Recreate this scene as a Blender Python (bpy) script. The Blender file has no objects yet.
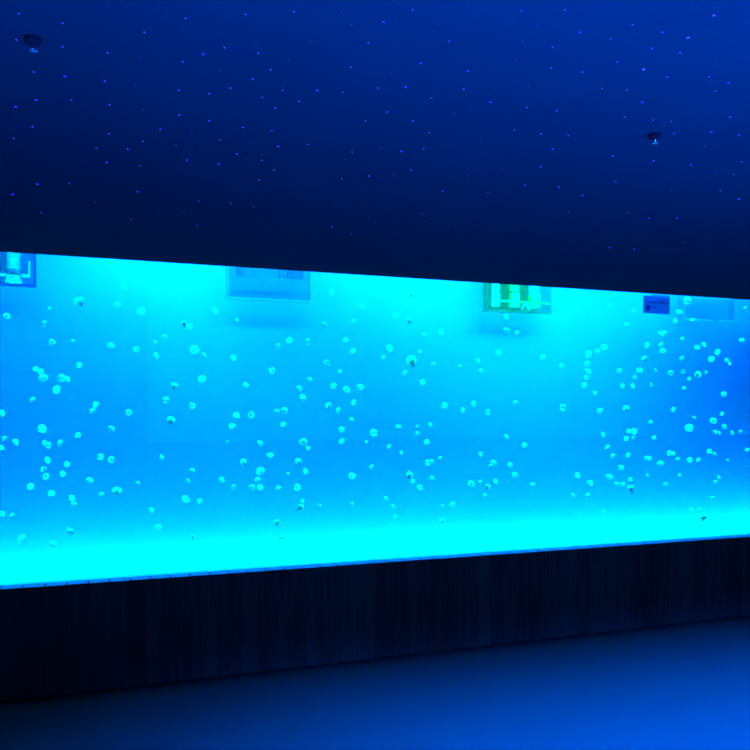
import bpy, bmesh, math, random
from mathutils import Vector, Matrix
random.seed(7)
scene = bpy.context.scene
PI = math.pi

# ------------------------------------------------------------------ camera
F = 750.0            # focal length in pixels of a 750 px frame
HORIZON = 413.0
YAW = math.radians(19.35)
EYE = 1.5
D = 4.348            # distance from the camera to the plinth face
TOP, SILL = 2.368, 0.58
cam_data = bpy.data.cameras.new('camera')
cam_data.sensor_width = 36
cam_data.lens = 36 * F / 750
cam_data.shift_y = (HORIZON - 375) / 750
cam = bpy.data.objects.new('camera', cam_data)
scene.collection.objects.link(cam)
cam.location = (0, 0, EYE)
cam.rotation_euler = (PI / 2, 0, -YAW)
scene.camera = cam

# ------------------------------------------------------------------ world, exposure
w = bpy.data.worlds.new('world'); scene.world = w; w.use_nodes = True
w.node_tree.nodes['Background'].inputs[0].default_value = (0.0, 0.05, 1, 1)
w.node_tree.nodes['Background'].inputs[1].default_value = 0.002
scene.view_settings.view_transform = 'Standard'
scene.view_settings.look = 'None'
scene.view_settings.gamma = 1
scene.view_settings.exposure = 0
scene.view_settings.use_curve_mapping = False
scene.cycles.max_bounces = 8
scene.cycles.transparent_max_bounces = 24

# ------------------------------------------------------------------ lights
TANK_HUE = (0.0, 0.18, 1.0)
ROOM_HUE = (0.0, 0.085, 1.0)
def area(name, loc, aim, sx, sy, power, color, spread=180):
    l = bpy.data.lights.new(name, 'AREA'); l.shape = 'RECTANGLE'
    l.size, l.size_y, l.energy, l.color, l.spread = sx, sy, power, color, math.radians(spread)
    o = bpy.data.objects.new(name, l); scene.collection.objects.link(o)
    o.location = loc
    o.rotation_euler = (Vector(aim) - Vector(loc)).to_track_quat('-Z', 'Y').to_euler()
    return o
G0 = D + 0.07        # room side of the glass
BACK = D + 1.07      # tank back wall
FLOORZ = 0.25
# floor LED strip along the foot of the tank's back wall
area('led_strip_light', (2.6, BACK - 0.14, 0.30), (2.6, BACK - 0.11, 0.62), 9.5, 0.05, 290, TANK_HUE)
# lamps over the water, aimed at the back wall (x, power)
for x, p in ((-0.9, 3), (0.25, 25), (1.1, 7), (2.1, 22), (3.2, 19), (4.15, 12), (5.0, 7), (6.2, 1)):
    area('tank_lamp_light', (x, BACK - 0.42, 2.80), (x, BACK, 2.05), 0.9, 0.10, p, TANK_HUE)
# added fill straight down through the water, to brighten the jellyfish
area('jelly_top_fill', (2.6, G0 + 0.48, 2.90), (2.6, G0 + 0.49, 0.5), 10.0, 0.36, 250, (0, 0.5, 1.0), 24)
# second added fill, hidden low behind the plinth, brightening the jellyfish from below
area('jelly_low_fill', (2.6, G0 + 0.16, 0.28), (2.6, G0 + 0.62, 2.4), 10.0, 0.1, 70, (0, 0.5, 1.0), 26)
# added wash inside the tank, unseen, brightening the back wall
area('tank_fill_light', (1.7, G0 + 0.12, 2.75), (1.7, BACK, 1.35), 6.2, 0.15, 56, TANK_HUE, 120)
area('tank_fill_light', (3.15, G0 + 0.12, 2.75), (3.15, BACK, 1.2), 1.6, 0.15, 20, TANK_HUE, 100)
area('tank_fill_light', (0.7, G0 + 0.12, 2.75), (0.7, BACK, 1.2), 0.8, 0.15, 5, TANK_HUE, 90)
# room: added blue fill, unseen, up onto the ceiling and down onto the floor
area('ceiling_fill_light', (2.0, -0.4, 0.35), (2.1, 0.3, 2.35), 5.0, 0.5, 2350, ROOM_HUE, 120)
area('floor_fill_light', (2.6, 2.35, 2.33), (2.6, 2.35, 0.0), 4.4, 0.3, 700, ROOM_HUE, 84)

# ------------------------------------------------------------------ helpers
def ray(px, py):
    f = Vector((math.sin(YAW), math.cos(YAW), 0)); r = Vector((math.cos(YAW), -math.sin(YAW), 0))
    return f + r * ((px - 375) / F) + Vector((0, 0, 1)) * ((HORIZON - py) / F)
def at_y(px, py, y):
    d = ray(px, py); k = y / d.y
    return Vector((0, 0, EYE)) + d * k
def at_z(px, py, z):
    d = ray(px, py); k = (z - EYE) / d.z
    return Vector((0, 0, EYE)) + d * k, k

def mat(name, col, rough=0.6, spec=0.3, noise=None, metal=0, alpha_mix=0.0, transl=0.0, emit=None):
    m = bpy.data.materials.new(name); m.use_nodes = True
    nt = m.node_tree; n = nt.nodes; L = nt.links
    b = n['Principled BSDF']; out = n['Material Output']
    b.inputs['Base Color'].default_value = (*col, 1)
    b.inputs['Roughness'].default_value = rough
    b.inputs['Specular IOR Level'].default_value = spec
    b.inputs['Metallic'].default_value = metal
    if noise:
        scale, amount, stretch = noise
        tc = n.new('ShaderNodeTexCoord'); mp = n.new('ShaderNodeMapping'); mp.inputs['Scale'].default_value = stretch
        nz = n.new('ShaderNodeTexNoise'); nz.inputs['Scale'].default_value = scale; nz.inputs['Detail'].default_value = 4
        mx = n.new('ShaderNodeMix'); mx.data_type = 'RGBA'
        mx.inputs['A'].default_value = (*[c * (1 - amount) for c in col], 1)
        mx.inputs['B'].default_value = (*[min(1, c * (1 + amount)) for c in col], 1)
        L.new(tc.outputs['Object'], mp.inputs['Vector']); L.new(mp.outputs[0], nz.inputs['Vector'])
        L.new(nz.outputs['Fac'], mx.inputs['Factor']); L.new(mx.outputs['Result'], b.inputs['Base Color'])
    cur = b.outputs[0]
    if transl:
        t = n.new('ShaderNodeBsdfTranslucent'); t.inputs[0].default_value = (*col, 1)
        mx = n.new('ShaderNodeMixShader'); mx.inputs[0].default_value = transl
        L.new(cur, mx.inputs[1]); L.new(t.outputs[0], mx.inputs[2]); cur = mx.outputs[0]
    if alpha_mix:
        t = n.new('ShaderNodeBsdfTransparent')
        mx = n.new('ShaderNodeMixShader'); mx.inputs[0].default_value = alpha_mix
        L.new(cur, mx.inputs[1]); L.new(t.outputs[0], mx.inputs[2]); cur = mx.outputs[0]
    if emit:
        e = n.new('ShaderNodeEmission'); e.inputs[0].default_value = (*emit[0], 1); e.inputs[1].default_value = emit[1]
        cur = e.outputs[0]
    L.new(cur, out.inputs['Surface'])
    return m

def clear_mat(name, tint, gloss=0.06):
    m = bpy.data.materials.new(name); m.use_nodes = True
    nt = m.node_tree; n = nt.nodes; L = nt.links
    n.remove(n['Principled BSDF'])
    t = n.new('ShaderNodeBsdfTransparent'); t.inputs[0].default_value = (*tint, 1)
    g = n.new('ShaderNodeBsdfGlossy'); g.inputs['Roughness'].default_value = 0.03
    mx = n.new('ShaderNodeMixShader'); mx.inputs[0].default_value = gloss
    L.new(t.outputs[0], mx.inputs[1]); L.new(g.outputs[0], mx.inputs[2])
    L.new(mx.outputs[0], n['Material Output'].inputs['Surface'])
    return m

def mesh_obj(name, bm, m, parent=None, smooth=False):
    bmesh.ops.recalc_face_normals(bm, faces=bm.faces)
    me = bpy.data.meshes.new(name); bm.to_mesh(me); bm.free()
    if smooth:
        for p in me.polygons: p.use_smooth = True
    me.materials.append(m)
    o = bpy.data.objects.new(name, me); scene.collection.objects.link(o)
    if parent: o.parent = parent
    return o
def tag(o, label, cat, group=None):
    o['label'] = label; o['category'] = cat
    if group: o['group'] = group
    return o
def struct(name, bm, m, smooth=False):
    o = mesh_obj(name, bm, m, None, smooth); o['kind'] = 'structure'; return o
def box(bm, a, b, bevel=0):
    x0, y0, z0 = a; x1, y1, z1 = b
    v = [bm.verts.new(p) for p in ((x0,y0,z0),(x1,y0,z0),(x1,y1,z0),(x0,y1,z0),(x0,y0,z1),(x1,y0,z1),(x1,y1,z1),(x0,y1,z1))]
    fs = [bm.faces.new([v[i] for i in q]) for q in ((0,3,2,1),(4,5,6,7),(0,1,5,4),(1,2,6,5),(2,3,7,6),(3,0,4,7))]
    if bevel:
        es = {e for f in fs for e in f.edges}
        bmesh.ops.bevel(bm, geom=list(es), offset=bevel, segments=2, affect='EDGES', profile=0.5)
def lathe(bm, prof, seg=24, axis='Z', centre=(0,0,0)):
    """prof: list of (radius, height)"""
    rings = []
    for r, h in prof:
        ring = []
        for i in range(seg):
            a = 2 * PI * i / seg
            p = (r * math.cos(a), r * math.sin(a), h)
            if axis == 'X': p = (p[2], p[0], p[1])
            elif axis == 'Y': p = (p[0], p[2], p[1])
            ring.append(bm.verts.new(Vector(p) + Vector(centre)))
        rings.append(ring)
    for a, b in zip(rings, rings[1:]):
        for i in range(seg):
            bm.faces.new((a[i], a[(i+1) % seg], b[(i+1) % seg], b[i]))
    bm.faces.new(rings[0][::-1]); bm.faces.new(rings[-1])
def empty(name, loc):
    o = bpy.data.objects.new(name, None); scene.collection.objects.link(o)
    o.location = loc; o.empty_display_size = 0.05
    return o
BM = bmesh.new

# ------------------------------------------------------------------ materials
M_ceiling = mat('ceiling_paint', (0.013, 0.013, 0.013), 0.9, 0.0, (3, 0.10, (1, 1, 1)))
M_floor = mat('floor_vinyl', (0.030, 0.042, 0.030), 0.6, 0.05, (1.5, 0.10, (1, 4, 1)))
M_wall = mat('room_wall_paint', (0.05, 0.05, 0.05), 0.9, 0.05)
M_tank = mat('tank_liner', (0.80, 0.80, 0.80), 0.9, 0.0, (0.8, 0.03, (1, 1, 1)))
M_tank2 = mat('tank_panel', (0.86, 0.86, 0.86), 0.9, 0.0)
M_glass = clear_mat('acrylic_glass', (0.97, 0.99, 1.0), 0.03)
M_water = clear_mat('water', (0.98, 0.995, 1.0), 0.0)
M_tile = mat('sill_tile', (0.30, 0.24, 0.28), 0.35, 0.5, (9, 0.45, (1, 1, 1)))
M_grout = mat('grout', (0.03, 0.03, 0.03), 0.9, 0.0)

# dark vertical boards: a tone of its own for every board
def board_mat():
    m = bpy.data.materials.new('stained_boards'); m.use_nodes = True
    nt = m.node_tree; n = nt.nodes; L = nt.links; b = n['Principled BSDF']
    b.inputs['Roughness'].default_value = 0.75; b.inputs['Specular IOR Level'].default_value = 0.1
    tc = n.new('ShaderNodeTexCoord'); mp = n.new('ShaderNodeMapping'); mp.inputs['Scale'].default_value = (14, 14, 0.8)
    nz = n.new('ShaderNodeTexNoise'); nz.inputs['Scale'].default_value = 3; nz.inputs['Detail'].default_value = 6
    at = n.new('ShaderNodeAttribute'); at.attribute_name = 'tone'
    ml = n.new('ShaderNodeMath'); ml.operation = 'MULTIPLY'
    cr = n.new('ShaderNodeValToRGB')
    cr.color_ramp.elements[0].position = 0.05; cr.color_ramp.elements[0].color = (0.03, 0.05, 0.030, 1)
    cr.color_ramp.elements[1].position = 0.6; cr.color_ramp.elements[1].color = (0.12, 0.20, 0.115, 1)
    L.new(tc.outputs['Object'], mp.inputs['Vector']); L.new(mp.outputs[0], nz.inputs['Vector'])
    L.new(nz.outputs['Fac'], ml.inputs[0]); L.new(at.outputs['Fac'], ml.inputs[1])
    L.new(ml.outputs[0], cr.inputs[0]); L.new(cr.outputs[0], b.inputs['Base Color'])
    return m
M_board = board_mat()

# ------------------------------------------------------------------ the room
X0, X1, Y0 = -2.6, 7.6, -2.4
bm = BM(); box(bm, (X0, Y0, -0.05), (X1, D + 0.02, 0)); struct('floor', bm, M_floor)
bm = BM(); box(bm, (X0, Y0, TOP), (X1, G0 + 0.06, TOP + 0.06)); struct('ceiling', bm, M_ceiling)
bm = BM(); box(bm, (X0 - 0.1, Y0, 0), (X0, D, TOP)); struct('wall_left', bm, M_wall)
bm = BM(); box(bm, (X1, Y0, 0), (X1 + 0.1, D, TOP)); struct('wall_right', bm, M_wall)
bm = BM(); box(bm, (X0, Y0 - 0.1, 0), (X1, Y0, TOP)); struct('wall_back', bm, M_wall)
# plinth of boards under the tank
bm = BM()
tone = bm.faces.layers.float.new('tone')
x = X0
while x < X1:
    wd = random.uniform(0.085, 0.125); n0 = len(bm.faces)
    dy = random.uniform(0, 0.003)
    box(bm, (x + 0.001, D - 0.016 - dy, 0.0), (min(x + wd, X1) - 0.001, D + 0.004, SILL - 0.006), 0)
    bm.faces.ensure_lookup_table(); t = random.uniform(0.6, 1.15)
    for f in bm.faces[n0:]: f[tone] = t
    x += wd
n0 = len(bm.faces); box(bm, (X0, D + 0.001, 0), (X1, G0 + 0.06, SILL - 0.008))
struct('wall_front', bm, M_board)
# tiled sill
bm = BM(); box(bm, (X0, D - 0.018, SILL - 0.006), (X1, G0 + 0.06, SILL - 0.001)); 
struct('trim_1', bm, M_grout)
bm = BM(); x = X0
while x < X1:
    dz = random.uniform(-0.0006, 0.0006)
    box(bm, (x, D - 0.020, SILL - 0.0015), (x + 0.101, G0 - 0.004, SILL + 0.002 + dz)); x += 0.108
struct('trim_2', bm, M_tile)
bm = BM(); box(bm, (X0, G0 - 0.002, SILL - 0.0015), (X1, G0 + 0.06, SILL + 0.0025)); struct('trim_4', bm, M_tank)

# ------------------------------------------------------------------ the tank
TZ = 3.0
bm = BM(); box(bm, (X0, BACK, FLOORZ), (X1, BACK + 0.05, TZ)); struct('wall_tank_back', bm, M_tank)
bm = BM(); box(bm, (X0, G0 + 0.06, FLOORZ - 0.05), (X1, BACK + 0.05, FLOORZ)); struct('floor_tank', bm, M_wall)
bm = BM(); box(bm, (X0, G0 + 0.06, TZ), (X1, BACK + 0.05, TZ + 0.05)); struct('ceiling_tank', bm, M_wall)
bm = BM(); box(bm, (X0 - 0.05, G0 + 0.06, FLOORZ), (X0, BACK, TZ)); struct('wall_tank_left', bm, M_tank)
bm = BM(); box(bm, (X1, G0 + 0.06, FLOORZ), (X1 + 0.05, BACK, TZ)); struct('wall_tank_right', bm, M_wall)
bm = BM(); box(bm, (X0, G0 + 0.0, TOP + 0.06), (X1, G0 + 0.06, TZ)); struct('wall_header', bm, M_wall)
# upper liner panels on the back wall: their lower seam shows
seam = at_y(148, 442, BACK - 0.008)
bm = BM(); box(bm, (seam.x, BACK - 0.002, seam.z), (X1, BACK, TZ)); struct('trim_3', bm, M_tank2)
# glass and water
bm = BM(); box(bm, (X0, G0, SILL + 0.003), (X1, G0 + 0.06, TOP)); struct('window_1', bm, M_glass)
bm = BM()
ya, yb, ym, za, zb, zm = G0 + 0.065, BACK - 0.012, BACK - 0.40, FLOORZ + 0.12, 2.60, 2.26
sec = [(ya, za), (yb, za), (yb, zm), (ym, zm), (ym, zb), (ya, zb)]
l_ = [bm.verts.new((X0 + 0.01, y, z)) for y, z in sec]; r_ = [bm.verts.new((X1 - 0.01, y, z)) for y, z in sec]
bm.faces.new(l_); bm.faces.new(r_[::-1])
for i in range(6): bm.faces.new((l_[i], r_[i], r_[(i+1) % 6], l_[(i+1) % 6]))
o = mesh_obj('tank_water', bm, M_water); o['kind'] = 'stuff'
tag(o, 'clear glowing blue water filling the long aquarium tank', 'water')

# ------------------------------------------------------------------ jellyfish
# crop origins of the close-ups the positions were read from; 750/190 scale
S = 190 / 750
RAW = {
 (0,240): [(492,186,16,'f'),(310,241,21,'d'),(463,255,12,'f'),(196,271,8,''),(28,300,15,''),(175,331,14,''),(558,281,18,'f'),(206,403,13,''),(287,398,7,'f'),(438,418,14,''),(537,432,14,''),(611,404,10,''),(651,381,10,''),(615,456,14,''),(727,330,12,'d'),(748,342,14,''),(313,495,13,''),(141,510,11,''),(162,520,12,''),(171,544,18,''),(243,545,17,''),(262,550,15,''),(223,591,17,''),(129,630,11,''),(379,651,14,''),(365,675,14,''),(6,684,14,''),(509,681,13,''),(688,572,14,'d'),(655,633,15,''),(676,709,16,'gd')],
 (190,240): [(98,280,14,''),(185,315,7,'f'),(557,205,11,'f'),(661,176,12,'f'),(680,262,12,'f'),(647,320,10,'f'),(531,335,13,''),(393,397,14,''),(348,419,13,''),(465,402,13,''),(615,397,13,''),(18,434,19,''),(56,453,10,'f'),(171,465,12,''),(644,439,12,'f'),(540,484,16,''),(323,516,13,''),(592,518,8,''),(473,550,10,''),(49,550,17,''),(220,573,12,''),(567,575,14,''),(431,586,12,''),(445,620,13,'d'),(619,590,16,''),(672,581,13,''),(647,642,12,''),(546,652,13,'d'),(10,655,13,''),(588,674,14,''),(344,677,12,''),(372,674,14,''),(183,692,15,''),(243,690,14,''),(638,709,10,'')],
 (380,240): [(124,215,9,'d'),(62,300,12,''),(113,312,14,'d'),(175,372,9,''),(241,363,12,'f'),(36,428,15,'f'),(13,462,8,'f'),(157,440,8,'f'),(124,474,22,'gd'),(211,494,12,''),(316,498,7,'f'),(98,525,11,''),(168,561,12,''),(399,516,9,'f'),(386,475,10,'f'),(468,444,12,'f'),(642,462,12,''),(716,495,8,'f'),(498,303,12,'f'),(500,359,17,'g'),(541,366,9,'f'),(256,653,13,''),(327,672,10,''),(369,646,11,''),(426,680,13,''),(535,642,10,''),(722,660,14,''),(148,737,8,''),(199,729,10,''),(72,740,12,'d')],
 (560,240): [(192,257,12,''),(291,281,10,''),(264,334,9,''),(471,285,12,''),(503,240,17,''),(523,317,10,'d'),(456,320,9,'f'),(730,268,7,'f'),(718,396,10,''),(484,391,9,''),(398,369,10,''),(414,369,12,'g'),(344,416,12,''),(399,414,11,''),(405,438,12,''),(541,424,11,''),(568,413,11,''),(622,443,12,''),(598,470,14,''),(659,474,10,''),(670,490,7,'f'),(481,468,11,''),(333,465,12,'d'),(314,515,12,''),(298,541,9,''),(377,515,7,'f'),(438,525,11,''),(487,518,10,''),(577,522,8,''),(545,531,14,'d'),(510,548,8,'f'),(361,572,8,'f'),(489,585,8,'f'),(175,423,13,''),(148,440,12,''),(113,451,14,''),(109,489,13,''),(111,519,14,''),(106,541,11,'f'),(96,572,12,''),(8,496,9,''),(235,517,10,''),(248,577,9,''),(287,576,10,''),(139,605,8,''),(13,661,14,''),(157,673,12,''),(262,665,13,'d'),(447,669,10,''),(647,609,11,''),(605,713,14,''),(639,685,8,''),(648,737,12,''),(358,720,10,'f'),(510,741,17,''),(530,700,7,'f')],
 (0,420): [(166,35,18,''),(18,73,12,''),(7,109,13,''),(60,88,14,''),(307,60,12,''),(176,91,12,''),(191,99,13,''),(238,91,13,''),(442,34,14,''),(187,158,14,''),(264,174,12,''),(172,193,14,''),(181,222,14,''),(248,212,12,''),(396,145,14,''),(440,157,14,''),(355,238,14,''),(639,147,11,''),(121,262,14,''),(203,290,14,''),(284,307,13,''),(292,334,12,''),(401,294,11,''),(462,278,19,'d'),(544,250,8,''),(598,355,11,''),(733,311,16,''),(741,242,11,''),(7,370,13,''),(47,379,14,''),(276,437,14,'d'),(87,470,19,'f'),(213,490,16,'f'),(625,425,14,'f')],
 (190,420): [(165,25,14,'f'),(148,88,9,''),(276,93,12,''),(368,18,12,''),(599,38,13,'f'),(600,84,12,''),(448,89,18,''),(467,112,10,'f'),(726,50,16,''),(696,87,7,''),(316,140,14,'d'),(211,166,15,'d'),(427,163,14,'d'),(717,187,12,''),(278,202,17,''),(387,213,8,''),(456,203,12,''),(9,200,11,''),(125,236,12,''),(267,236,14,''),(246,266,14,''),(278,265,13,''),(172,266,12,''),(350,270,12,''),(424,265,15,''),(640,221,15,''),(39,322,12,''),(444,320,8,''),(439,342,15,'d'),(641,331,8,'f'),(513,337,7,'f'),(344,403,14,'gd'),(12,458,8,'d'),(362,463,9,'g')],
 (380,400): [(146,131,9,''),(184,167,12,''),(36,185,10,'f'),(84,208,9,''),(187,246,12,''),(203,244,12,''),(238,229,8,'f'),(117,295,15,'d'),(129,320,10,''),(205,306,10,''),(157,346,13,''),(25,390,10,'f'),(50,420,12,'f'),(62,463,10,'f'),(499,145,10,''),(570,178,11,''),(398,214,10,''),(449,249,13,''),(436,260,9,'d'),(513,257,12,''),(532,297,13,'g'),(360,329,14,''),(396,323,7,''),(456,321,11,''),(427,341,12,'d'),(414,376,9,'f'),(603,333,9,'f'),(247,417,7,'f'),(286,413,12,'f'),(245,475,12,'gd')],
 (560,400): [(272,123,10,''),(292,124,12,''),(262,152,10,''),(290,148,8,'f'),(371,150,9,''),(169,137,10,'f'),(188,187,13,''),(209,222,12,''),(270,217,11,''),(347,229,14,'d'),(397,251,13,'f'),(241,267,11,''),(70,297,13,''),(119,328,12,''),(195,303,14,''),(224,331,10,''),(248,333,10,'f'),(279,314,9,''),(277,346,15,'d'),(345,298,8,'f'),(417,332,9,'f'),(471,297,8,''),(465,235,9,''),(512,236,11,''),(546,236,10,''),(432,210,11,''),(448,211,8,''),(590,203,11,''),(611,213,10,'f'),(662,237,6,'f'),(628,304,10,'f'),(614,323,8,'f'),(614,125,9,''),(630,130,8,''),(680,130,8,''),(712,126,8,''),(740,197,10,''),(51,376,9,'f'),(110,378,11,''),(601,387,10,''),(522,437,10,'f'),(550,434,9,'f'),(567,463,13,'d'),(647,462,9,'f'),(173,441,10,'f')],
}
JEL = []
for (ox, oy), lst in RAW.items():
    for cx, cy, r, fl in lst:
        JEL.append([ox + cx * S, oy + cy * S, r * S, fl])

def bell_mesh(name, mt, squash, lobes, seed):
    """a hollow swimming bell with a scalloped rim, its apex up, radius 1"""
    rnd = random.Random(seed); bm = BM(); seg, n = 32, 9; rings = []
    def prof(t):      # t 0 apex .. 1 rim
        a = t * PI * 0.60
        return math.sin(a), math.cos(a) * squash
    outer = [prof(i / n) for i in range(1, n + 1)]
    inner = [(r * 0.86, z * 0.80 - 0.02) for r, z in reversed(outer)]
    path = outer + inner
    for k, (r, z) in enumerate(path):
        ring = []
        rim = max(0, 1 - abs(k - (n - 0.5)) / 3.0)
        for i in range(seg):
            a = 2 * PI * i / seg
            rr = r * (1 + 0.07 * rim * math.cos(lobes * a) + 0.02 * math.sin(3 * a + seed))
            zz = z - 0.10 * rim * (0.5 + 0.5 * math.cos(lobes * a))
            ring.append(bm.verts.new((rr * math.cos(a), rr * math.sin(a), zz)))
        rings.append(ring)
    for a, b in zip(rings, rings[1:]):
        for i in range(seg): bm.faces.new((a[i], a[(i+1) % seg], b[(i+1) % seg], b[i]))
    for ring, z in ((rings[0], squash), (rings[-1], squash * 0.78)):
        c = bm.verts.new((0, 0, z))
        for i in range(seg): bm.faces.new((c, ring[i], ring[(i+1) % seg]))
    bmesh.ops.recalc_face_normals(bm, faces=bm.faces)
    me = bpy.data.meshes.new(name); bm.to_mesh(me); bm.free()
    for p in me.polygons: p.use_smooth = True
    me.materials.append(mt); return me
def arms_mesh(name, mt, length, seed):
    """eight frilly oral arms hanging under the bell"""
    rnd = random.Random(seed); bm = BM()
    for k in range(8):
        a = 2 * PI * k / 8 + rnd.uniform(-0.2, 0.2); L = length * rnd.uniform(0.75, 1.1)
        prev = None
        for j in range(9):
            t = j / 8
            rad = 0.17 * (1 - t) ** 0.7 * (1 + 0.35 * math.sin(j * 2.4 + k)) + 0.015
            off = 0.20 + 0.16 * math.sin(t * 2.2) + 0.05 * math.sin(t * 7 + k)
            c = Vector((math.cos(a) * off, math.sin(a) * off, 0.35 - t * L))
            ring = [bm.verts.new(c + Vector((rad * math.cos(b), rad * math.sin(b), 0))) for b in [2 * PI * q / 8 for q in range(8)]]
            if prev:
                for q in range(8): bm.faces.new((prev[q], prev[(q+1) % 8], ring[(q+1) % 8], ring[q]))
            else: bm.faces.new(ring)
            prev = ring
        bm.faces.new(prev[::-1])
    bmesh.ops.recalc_face_normals(bm, faces=bm.faces)
    me = bpy.data.meshes.new(name); bm.to_mesh(me); bm.free()
    for p in me.polygons: p.use_smooth = True
    me.materials.append(mt); return me

M_jel = mat('jellyfish_bell', (0.9, 1.0, 0.8), 0.5, 0.3, (2.5, 0.12, (1, 1, 1)), alpha_mix=0.08, transl=0.45)
M_faint = mat('pale_jellyfish_bell', (0.9, 0.98, 0.95), 0.5, 0.2, None, alpha_mix=0.50, transl=0.45)
M_green = mat('greenish_jellyfish_bell', (0.5, 0.95, 0.35), 0.5, 0.2, (2.5, 0.3, (1, 1, 1)), alpha_mix=0.25, transl=0.45)
M_arm = mat('jellyfish_arms', (0.8, 0.9, 0.85), 0.6, 0.2, None, transl=0.4)
M_dark = mat('dark_jellyfish_arms', (0.35, 0.5, 0.22), 0.6, 0.1, (4, 0.4, (1, 1, 1)), alpha_mix=0.35, transl=0.4)
BELLS = {k: [bell_mesh('bell', m, 0.86, 8, 1), bell_mesh('bell', m, 0.70, 16, 5), bell_mesh('bell', m, 0.95, 8, 9)]
         for k, m in (('', M_jel), ('f', M_faint), ('g', M_green))}
ARMS = [arms_mesh('oral_arms', M_arm, 1.5, 3), arms_mesh('oral_arms', M_arm, 1.1, 8)]
DARMS = [arms_mesh('oral_arms', M_dark, 2.3, 4), arms_mesh('oral_arms', M_dark, 1.7, 6)]

def row_of(x, y):
    top = 251 + (HORIZON - 251) * x / 2510; bot = 586 - (586 - HORIZON) * x / 2510
    t = (y - top) / (bot - top)
    return 0 if t < 0.33 else 1 if t < 0.62 else 2
COLS = [(0, 75, 'under the blue pipe box'), (75, 225, 'between pipe box and clear box'),
        (225, 320, 'under the left clear box'), (320, 400, 'right of the left clear box'),
        (400, 480, 'left of the green box'), (480, 560, 'under the green box'),
        (560, 640, 'left of the navy notice'), (640, 690, 'under the navy notice'), (690, 751, 'under the right clear box')]
ROWS = ['high up', 'midway up', 'low down']
KIND = {'': 'bright pale jellyfish', 'f': 'faint pale jellyfish', 'd': 'dark-armed jellyfish', 'g': 'greenish jellyfish', 'gd': 'greenish dark-armed jellyfish'}
ORD = ['leftmost', 'second from left', 'third from left', 'fourth from left', 'fifth from left', 'sixth from left', 'seventh from left',
       'eighth from left', 'ninth from left', 'tenth from left', 'eleventh from left', 'twelfth from left', 'thirteenth from left', 'fourteenth from left', 'fifteenth from left']
cells = {}
for i, (x, y, r, fl) in enumerate(JEL):
    c = next(k for k, (a, b, _) in enumerate(COLS) if a <= x < b)
    cells.setdefault((c, row_of(x, y), fl), []).append(i)
LAB = {}
for (c, rw, fl), ids in cells.items():
    where = f"{ROWS[rw]}, {COLS[c][2]}"; kind = KIND[fl]
    if len(ids) == 1:
        LAB[ids[0]] = (f"only {kind} {where}", None); continue
    for n, i in enumerate(sorted(ids, key=lambda i: JEL[i][0])):
        word = 'rightmost' if n == len(ids) - 1 else ORD[n]
        LAB[i] = (f"{word} of the {kind} {where}", None)

rnd = random.Random(11)
def clear_of(p, r, placed):
    return all((p - q).length > (r + s) * 0.95 for q, s in placed)
placed = []
for i, (x, y, r, fl) in enumerate(JEL):
    faint = 'f' in fl; green = 'g' in fl; dark = 'd' in fl
    for tries in range(30):
        dep = rnd.uniform(0.50, 0.74) if faint else rnd.uniform(0.26, 0.66)
        p = at_y(x, y, G0 + dep)
        if p.z > 2.1: p = at_y(x, y, G0 + min(dep, 0.48))
        rad = r * 0.92 * (p.x * math.sin(YAW) + p.y * math.cos(YAW)) / F
        if clear_of(p, rad, placed): break
    placed.append((p.copy(), rad))
    j = empty('jellyfish', p)
    tilt = rnd.uniform(0.2, 1.25) if not dark else rnd.uniform(0.1, 0.8)
    j.rotation_euler = (tilt * rnd.choice((-1, 1)), rnd.uniform(-0.9, 0.9) if not dark else rnd.uniform(-0.4, 0.4), rnd.uniform(0, 6.28))
    j.scale = (rad, rad, rad)
    lab, grp = LAB[i]; tag(j, lab, 'jellyfish', grp or 'small jellyfish drifting in the tank')
    b = bpy.data.objects.new('bell', BELLS['f' if faint else 'g' if green else ''][i % 3])
    scene.collection.objects.link(b); b.parent = j
    if green: b['label'] = 'greenish translucent bell'
    a = bpy.data.objects.new('oral_arms', (DARMS if dark else ARMS)[i % 2])
    scene.collection.objects.link(a); a.parent = j
    if dark: a['label'] = 'dark brownish trailing arms'

# ------------------------------------------------------------------ boxes hung inside the tank top
M_acry = clear_mat('box_acrylic', (0.86, 0.84, 0.95), 0.02)
M_acry_faint = clear_mat('faint_box_acrylic', (0.95, 0.92, 0.98), 0.02)
M_edge = mat('acrylic_edge', (0.95, 0.95, 0.95), 0.4, 0.3, alpha_mix=0.10, transl=0.7)
M_blue = clear_mat('blue_box_panel', (0.76, 0.84, 0.84), 0.02)
M_blue_edge = mat('blue_box_edge', (0.2, 0.10, 0.22), 0.5, 0.3)
M_green_p = clear_mat('green_box_panel', (0.7, 0.91, 0.68), 0.02)
M_green_edge = mat('green_box_edge', (0.15, 0.55, 0.11), 0.5, 0.3, transl=0.3)
M_pvc = mat('pale_pipe_plastic', (0.92, 0.95, 0.9), 0.35, 0.4)
M_pvcg = mat('green_pipe_plastic', (0.30, 0.85, 0.09), 0.4, 0.4)
M_bpipe = mat('blue_grey_pipe', (0.3, 0.62, 0.30), 0.4, 0.4)
M_white = mat('white_plug', (1, 1, 1), 0.3, 0.5, transl=0.3)
M_grey = mat('grey_plastic', (0.35, 0.4, 0.42), 0.5, 0.3)

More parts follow.
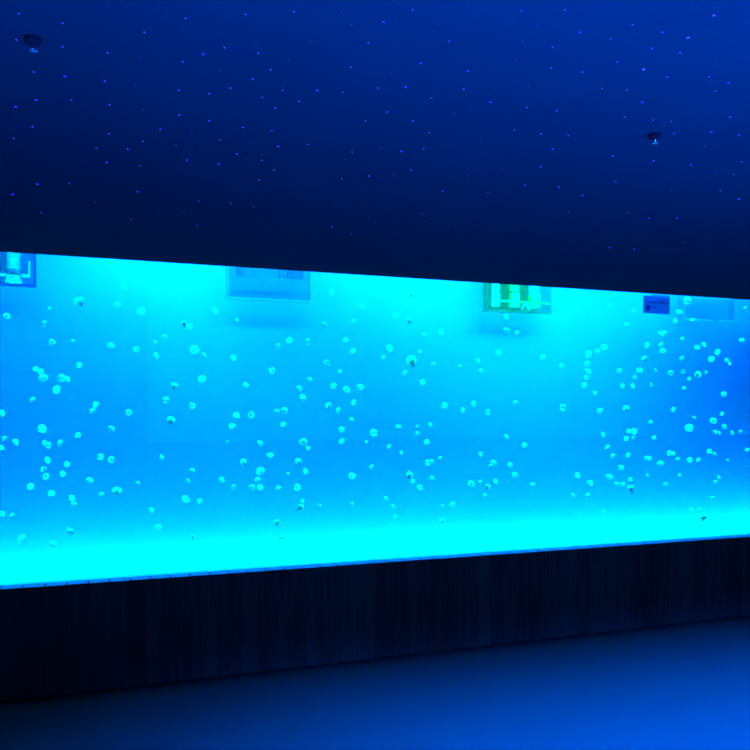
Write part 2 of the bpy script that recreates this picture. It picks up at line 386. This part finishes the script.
YF = BACK - 0.22     # front face of the hung boxes
def frame_box(root, xa, xb, z0, z1, y0, y1, mp, me, th=0.008):
    """five-sided box: front pane, side panes, floor pane; thick edges"""
    bm = BM(); box(bm, (xa, y0, z0), (xb, y0 + 0.004, z1)); mesh_obj('front_pane', bm, mp, root)
    for s, xx in ((0, xa), (1, xb - 0.004)):
        bm = BM(); box(bm, (xx, y0 + 0.004, z0), (xx + 0.004, y1, z1)); mesh_obj('side_pane', bm, mp, root)
    bm = BM(); box(bm, (xa + 0.004, y0 + 0.004, z0), (xb - 0.004, y1, z0 + 0.004)); mesh_obj('bottom_pane', bm, mp, root)
    bm = BM()
    box(bm, (xa - 0.002, y0 - 0.004, z0 - 0.003), (xb + 0.002, y0, z0 + th), 0.001)
    box(bm, (xa - 0.002, y0 - 0.004, z0 + th), (xa + th, y0, z1), 0.001)
    box(bm, (xb - th, y0 - 0.004, z0 + th), (xb + 0.002, y0, z1), 0.001)
    mesh_obj('edge_frame', bm, me, root)

# the positions are relative to each box's own Empty
def hung(name, pxa, pxb, pyb, label):
    a = at_y(pxa, pyb, YF); b = at_y(pxb, pyb + (pxb - pxa) * (HORIZON - pyb) / (2510 - pxa), YF)
    root = empty(name, (a.x, YF, a.z)); tag(root, label, 'tank box', 'boxes hung inside the top of the tank')
    return root, b.x - a.x, a
ZT = 2.72
# 1 blue box with one pipe
root, wd, a = hung('overflow_box', -26, 35.5, 283.5, 'deep blue box holding one pale pipe, hung at the left end of tank')
h = ZT - a.z; kx = wd / 61.5; X = lambda px: (px + 26) * kx
frame_box(root, 0, wd, 0, h, 0, 0.07, M_blue, M_blue_edge, 0.010)
bm = BM(); box(bm, (0.004, 0.07, 0.004), (wd - 0.004, 0.076, h)); mesh_obj('rear_pane', bm, M_blue, root)
pxc = X(14.5)
pr = 6.8 * kx
zz = lambda py: (283.5 - py) * kx
yp = -0.012 - pr * 1.25
bm = BM(); lathe(bm, [(pr * .9, zz(263.5)), (pr * .9, zz(268)), (pr * 0.98, zz(267)), (pr, zz(264)), (pr, h)][2:], 28, centre=(pxc, yp, 0))
o = mesh_obj('pipe', bm, M_bpipe, root, True)
bm = BM(); lathe(bm, [(pr * .88, zz(272)), (pr * .88, zz(266.5))], 28, centre=(pxc, yp, 0)); mesh_obj('pipe_sleeve', bm, M_bpipe, root, True)
bm = BM(); lathe(bm, [(pr * 1.25, zz(282)), (pr * 1.3, zz(280)), (pr * 1.05, zz(277)), (pr * 0.95, zz(274))], 28, centre=(pxc, yp, 0)); mesh_obj('pipe_foot', bm, M_bpipe, root, True)
bm = BM(); lathe(bm, [(0.001, -0.012), (3.2 * kx, -0.010), (3.6 * kx, 0.0), (3.6 * kx, 0.012)], 24, 'Y', (pxc, yp - pr, zz(259.5))); mesh_obj('pipe_plug', bm, M_white, root, True)
bm = BM(); box(bm, (0.004, yp - 0.004, zz(274.2)), (X(30.5), yp + 0.004 + pr, zz(272.2)), 0.002); box(bm, (X(29.2), yp - 0.004, zz(273)), (X(30.8), yp + 0.012, zz(257)), 0.002)
mesh_obj('bracket', bm, M_pvc, root)
# 2 and 5 clear boxes
def clear_box(pxa, pxb, pyb, label, inner, blocks, clip):
    root, wd, a = hung('overflow_box', pxa, pxb, pyb, label)
    h = ZT - a.z; k = wd / (pxb - pxa)
    frame_box(root, 0, wd, 0, h, 0, 0.07, M_acry if inner > 20 else M_acry_faint, M_edge, 0.010)
    # the inner tray with its grey slotted blocks
    z = inner * k
    bm = BM(); box(bm, (0.02, 0.01, z), (wd - 0.03, 0.06, z + 0.012), 0.002); mesh_obj('inner_tray', bm, M_edge, root)
    for u0, u1, mm in blocks:
        bm = BM()
        n = 5; ww = (u1 - u0) * wd / n
        for q in range(n): box(bm, (u0 * wd + q * ww, 0.012, z + 0.013), (u0 * wd + (q + 0.88) * ww, 0.05, z + 0.12), 0.001)
        box(bm, (u0 * wd, 0.03, z + 0.013), (u1 * wd, 0.045, z + 0.11))
        mesh_obj('slotted_block', bm, mm, root)
    if clip:
        bm = BM(); box(bm, (clip * wd, -0.014, -0.006), (clip * wd + 0.07, -0.002, 0.004), 0.002); mesh_obj('clip', bm, M_grey, root)
    return root
M_block = mat('grey_block', (0.50, 0.80, 0.30), 0.6, 0.2)
M_block2 = mat('dark_grey_block', (0.38, 0.60, 0.28), 0.6, 0.2)
clear_box(227.5, 311, 298, 'clear box with bright edges and slotted blocks, first clear box from the left', 21,
          [(0.11, 0.17, M_block2), (0.20, 0.36, M_block), (0.62, 0.70, M_block), (0.72, 0.92, M_block2)], None)
clear_box(684, 735.5, 319.3, 'faint clear box right of the navy notice near the right edge', 18,
          [(0.12, 0.40, M_block), (0.55, 0.92, M_block)], 0.52)
# 3 green box with three pipes
root, wd, a = hung('overflow_box', 487, 551, 310.6, 'green tinted box holding three upright pipes, between the two clear boxes')
k = wd / 64; h = ZT - a.z; X = lambda px: (px - 487) * k; zz = lambda py: (312.5 - py) * k
frame_box(root, 0, wd, 0, h, 0, 0.07, M_green_p, M_green_edge, 0.010)
bm = BM(); box(bm, (0.004, 0.07, 0.004), (wd - 0.004, 0.076, h)); mesh_obj('rear_pane', bm, M_green_p, root)
for px, r, m1, m2, lab in ((492.6, 3.4, M_pvc, M_pvc, 'pale pipe'), (510.2, 4.2, M_pvcg, M_pvcg, 'green pipe'), (529.5, 4.9, M_pvc, M_pvcg, 'pale pipe')):
    rr = r * k; y = -0.012 - rr * 1.2
    bm = BM(); lathe(bm, [(rr, zz(297)), (rr, h)], 24, centre=(X(px), y, 0)); o = mesh_obj('pipe', bm, m1, root, True); o['label'] = lab
    bm = BM(); lathe(bm, [(rr * 1.12, zz(309)), (rr * 1.12, zz(298.5)), (rr, zz(297.5))], 24, centre=(X(px), y, 0)); mesh_obj('pipe_coupling', bm, m2, root, True)
bm = BM()
y = -0.012 - 3 * k
lathe(bm, [(0.9 * k, X(489)), (0.9 * k, X(546))], 14, 'X', (0, y - 0.02, zz(304.5)))
mesh_obj('cross_bar', bm, M_pvcg, root, True)
bm = BM(); lathe(bm, [(0.001, -0.012), (2.4 * k, -0.009), (2.6 * k, 0.012)], 20, 'Y', (X(529), y - 0.045, zz(301.5))); mesh_obj('valve_knob', bm, M_pvc, root, True)
bm = BM()
for q, (sx, tilt) in enumerate(((519.5, 0.5), (524, -0.5))):
    c = Vector((X(sx), y - 0.01, zz(308)))
    d = Vector((math.sin(tilt), 0, math.cos(tilt))) * 3.2 * k; s = Vector((0.006, 0, 0)); t = Vector((0, 0.006, 0))
    vs = [bm.verts.new(c + e * d + f * s + g * t) for e in (-1, 1) for f, g in ((-1,-1),(1,-1),(1,1),(-1,1))]
    for fc in ((0,1,2,3),(7,6,5,4),(0,4,5,1),(1,5,6,2),(2,6,7,3),(3,7,4,0)): bm.faces.new([vs[i] for i in fc])
mesh_obj('brace', bm, M_pvc, root)

# ------------------------------------------------------------------ notice taped to the glass
M_navy = mat('navy_card', (0.10, 0.32, 0.24), 0.6, 0.2)
M_ink = mat('dark_ink', (0.02, 0.05, 0.12), 0.7, 0.1)
M_pale = mat('pale_ink', (0.25, 0.45, 0.6), 0.7, 0.1)
M_tape = mat('clear_tape', (0.7, 0.75, 0.8), 0.3, 0.4, alpha_mix=0.4)
yn = G0 - 0.004
c0 = at_y(643.5, 313.0, yn); c1 = at_y(669.8, 314.0, yn); ct = at_y(644.6, 295.6, yn)
nw, nh = c1.x - c0.x, ct.z - c0.z
root = empty('notice', (c0.x, yn, c0.z)); tag(root, 'small navy notice with lines of text taped to the top of the glass', 'sign')
bm = BM(); box(bm, (0, 0, 0), (nw, 0.003, nh), 0.0005); mesh_obj('card', bm, M_navy, root)
bm = BM()
rn = random.Random(4)
def strokes(bm, u0, u1, v, hh, gap=0.10):
    """a row of unreadably small characters"""
    u = u0
    while u < u1:
        cw = rn.uniform(0.02, 0.045)
        box(bm, (u * nw, -0.0008, (v - hh / 2) * nh), (min(u + cw, u1) * nw, -0.0001, (v + hh / 2) * nh)); u += cw + 0.012
strokes(bm, 0.50, 0.80, 0.76, 0.05); strokes(bm, 0.12, 0.97, 0.655, 0.06); strokes(bm, 0.10, 0.94, 0.58, 0.03)
strokes(bm, 0.30, 0.48, 0.36, 0.07)
box(bm, (0.10 * nw, -0.0008, 0.16 * nh), (0.235 * nw, -0.0001, 0.47 * nh))
mesh_obj('dark_text', bm, M_ink, root)
bm = BM(); strokes(bm, 0.12, 0.62, 0.84, 0.035); strokes(bm, 0.12, 0.42, 0.745, 0.03); strokes(bm, 0.28, 0.56, 0.20, 0.02)
mesh_obj('pale_text', bm, M_pale, root)
bm = BM(); box(bm, (0.30 * nw, -0.001, nh - 0.004), (0.98 * nw, -0.0002, min(nh + 0.012, TOP - c0.z - 0.001))); mesh_obj('tape', bm, M_tape, root)

# ------------------------------------------------------------------ sprinklers in the ceiling
M_chrome = mat('chrome', (0.8, 0.85, 0.9), 0.15, 0.5, metal=1)
M_dull = mat('dull_metal', (0.10, 0.14, 0.16), 0.35, 0.5, metal=1)
M_black = mat('dark_metal', (0.004, 0.004, 0.005), 0.9, 0.02)
def sprinkler(px, py, s, rot, label):
    p, _ = at_z(px, py, TOP)
    root = empty('ceiling_sprinkler', p); root.scale = (s, s, s); root.rotation_euler = (0.0, 0.0, rot)
    tag(root, label, 'sprinkler', 'sprinkler heads in the ceiling')
    bm = BM(); lathe(bm, [(0.028, 0.0), (0.030, -0.004), (0.028, -0.020), (0.020, -0.026), (0.012, -0.028)], 32); mesh_obj('escutcheon', bm, M_black, root, True)
    bm = BM(); lathe(bm, [(0.011, -0.006), (0.011, -0.018), (0.008, -0.020)], 6); mesh_obj('body', bm, M_black, root)
    bm = BM()
    for sgn in (-1, 1):
        pts = [Vector((sgn * 0.009, 0, -0.018)), Vector((sgn * 0.017, 0, -0.027)), Vector((sgn * 0.015, 0, -0.037)), Vector((sgn * 0.003, 0, -0.046))]
        prev = None
        for q in pts:
            ring = [bm.verts.new(q + Vector((0.0022 * math.cos(b), 0.0022 * math.sin(b), 0))) for b in [2 * PI * t / 10 for t in range(10)]]
            if prev:
                for t in range(10): bm.faces.new((prev[t], prev[(t+1) % 10], ring[(t+1) % 10], ring[t]))
            else: bm.faces.new(ring)
            prev = ring
        bm.faces.new(prev[::-1])
    mesh_obj('frame_arms', bm, M_chrome, root, True)
    bm = BM(); lathe(bm, [(0.0022, -0.020), (0.0026, -0.030), (0.0022, -0.044)], 12); mesh_obj('glass_bulb', bm, M_chrome, root, True)
    bm = BM()
    n = 12; z0, z1 = -0.046, -0.048; c0_ = bm.verts.new((0, 0, z0)); c1_ = bm.verts.new((0, 0, z1)); up, dn = [], []
    for i in range(n * 2):
        r = 0.017 if i % 2 == 0 else 0.011; aa = 2 * PI * i / (2 * n)
        up.append(bm.verts.new((r * math.cos(aa), r * math.sin(aa), z0))); dn.append(bm.verts.new((r * math.cos(aa), r * math.sin(aa), z1)))
    for i in range(2 * n):
        j = (i + 1) % (2 * n)
        bm.faces.new((c0_, up[i], up[j])); bm.faces.new((c1_, dn[j], dn[i])); bm.faces.new((up[i], dn[i], dn[j], up[j]))
    mesh_obj('deflector', bm, M_dull, root)
sprinkler(33, 38, 0.62, 0.5, 'dark sprinkler head with bright rim in the upper left of the ceiling')
sprinkler(655, 134, 0.62, 1.1, 'small dark sprinkler head with shiny glints in the right of the ceiling')

# ------------------------------------------------------------------ starlights in the ceiling
STARS = {
 (0,0): [(56,41,2),(188,70,2),(49,119,2),(187,140,2),(101,216,2),(195,229,3),(109,300,3),(47,320,3),(97,380,2),(41,415,1),(214,300,1),(323,158,2),(314,243,2),(329,314,2),(326,401,2),(289,445,1),(383,447,2),(320,487,2),(421,497,1),(112,552,3),(208,551,1),(38,583,3),(286,606,1),(413,575,2),(394,658,1),(123,637,1),(433,97,2),(423,170,0),(548,185,2),(557,55,2),(737,43,2),(674,143,2),(609,163,3),(536,271,2),(538,345,2),(628,281,2),(691,264,2),(628,362,2),(481,388,2),(429,424,1),(575,398,0),(659,419,1),(729,382,2),(711,462,2),(656,492,2),(561,480,2),(596,603,1),(590,675,1),(692,610,1),(477,632,0),(552,636,0),(528,435,0),(660,210,0),(406,256,0),(430,330,0)],
 (250,0): [(132,35,2),(488,29,2),(305,74,0),(401,66,3),(355,128,2),(564,72,0),(597,124,2),(25,159,2),(62,209,2),(8,237,2),(303,202,2),(512,190,3),(425,221,0),(654,213,3),(98,271,1),(98,257,0),(202,271,3),(278,277,1),(384,264,2),(467,261,3),(641,267,2),(544,294,1),(722,306,3),(37,292,1),(76,324,2),(147,304,2),(412,336,2),(347,362,1),(488,363,1),(66,392,1),(538,398,1),(84,439,2),(174,433,1),(307,456,1),(395,446,0),(455,454,3),(521,446,1),(36,481,1),(36,464,0),(72,509,1),(275,536,1),(357,528,2),(432,527,0),(484,510,1),(28,540,1),(578,574,1),(653,528,0),(11,620,1),(246,680,2),(304,702,1),(337,704,0),(377,671,0),(515,641,1),(527,664,0),(677,677,0),(10,427,0),(692,427,0),(594,675,0),(714,577,0),(275,35,0),(185,126,0),(119,181,0),(612,337,0)],
 (500,0): [(65,33,2),(195,29,2),(113,75,0),(240,97,3),(398,75,1),(642,46,4),(487,97,3),(564,113,4),(456,145,3),(540,158,3),(431,208,4),(333,116,1),(158,141,1),(153,204,2),(248,216,2),(352,185,2),(502,231,2),(628,230,2),(686,248,3),(646,274,2),(427,307,3),(381,269,1),(307,265,1),(88,256,0),(81,323,2),(171,332,2),(373,351,1),(459,360,1),(513,364,1),(690,351,2),(634,395,3),(717,405,2),(522,401,2),(461,482,2),(573,494,2),(725,485,1),(701,523,1),(661,572,1),(716,597,2),(338,468,2),(347,545,1),(43,389,1),(123,402,2),(205,406,1),(158,447,2),(122,500,2),(75,556,2),(176,561,2),(247,586,2),(208,637,1),(387,637,1),(447,655,2),(531,655,3),(600,648,0),(329,743,2),(402,747,2),(551,728,1),(172,713,0),(5,706,0),(514,570,0),(588,571,0),(70,123,0),(50,181,0),(648,516,0),(613,439,0),(10,507,0),(480,750,0),(551,729,0)],
}
S_EM = [mat('star_glow_faint', (0,0,0), emit=((0.02, 0.09, 1), 0.7)), mat('star_glow_soft', (0,0,0), emit=((0.04, 0.07, 1), 1.6)),
        mat('star_glow', (0,0,0), emit=((0.022, 0.040, 1), 2.8)), mat('star_glow_strong', (0,0,0), emit=((0.016, 0.016, 1), 2.8)),
        mat('star_glow_brightest', (0,0,0), emit=((0.03, 0.03, 1), 3.6))]
S_R = [0.75, 0.85, 0.95, 1.35, 1.6]
S_ME = []
for m in S_EM:
    bm = BM(); lathe(bm, [(1.0, 0.0), (0.92, -0.30), (0.6, -0.55), (0.15, -0.68)], 12)
    bmesh.ops.recalc_face_normals(bm, faces=bm.faces)
    me = bpy.data.meshes.new('ceiling_star_light'); bm.to_mesh(me); bm.free(); me.materials.append(m); S_ME.append(me)
SW = ['barely visible', 'dim', 'clear', 'bright', 'brightest']
pts = []
for (ox, oy), lst in STARS.items():
    for cx, cy, b in lst:
        q = (ox + cx / 3, oy + cy / 3, b)
        if q[0] < 749 and all((q[0]-a)**2 + (q[1]-c)**2 > 4 for a, c, _ in pts): pts.append(q)
sc_ = {}
for i, (x, y, b) in enumerate(pts):
    col = min(6, int(x // 107.2)); rw = min(2, int(y // 84))
    sc_.setdefault((col, rw, b), []).append(i)
CW = ['above the blue pipe box', 'right of the left sprinkler', 'above the left clear box', 'at mid ceiling', 'above the green box', 'left of the right sprinkler', 'at the right end']
RW = ['top rows', 'middle rows', 'rows near the tank']
SL = {}
for (col, rw, b), ids in sc_.items():
    where = f"{CW[col]}, {RW[rw]}"; base = f"{SW[b]} blue ceiling star"
    if len(ids) == 1: SL[ids[0]] = (f"lone {base}, {where}", None); continue
    for n, i in enumerate(sorted(ids, key=lambda i: pts[i][0])):
        word = 'rightmost' if n == len(ids) - 1 else ORD[n]
        SL[i] = (f"{word} of the {SW[b]} stars {where}", None)
for i, (x, y, b) in enumerate(pts):
    p, k = at_z(x, y, TOP)
    o = bpy.data.objects.new('ceiling_star_light', S_ME[b]); scene.collection.objects.link(o)
    s = S_R[b] * k / F
    if y > 200: s *= 0.8
    o.location = p; o.scale = (s, s, s * 0.5)
    tag(o, SL[i][0], 'star light', SL[i][1] or 'tiny starlights in the ceiling')
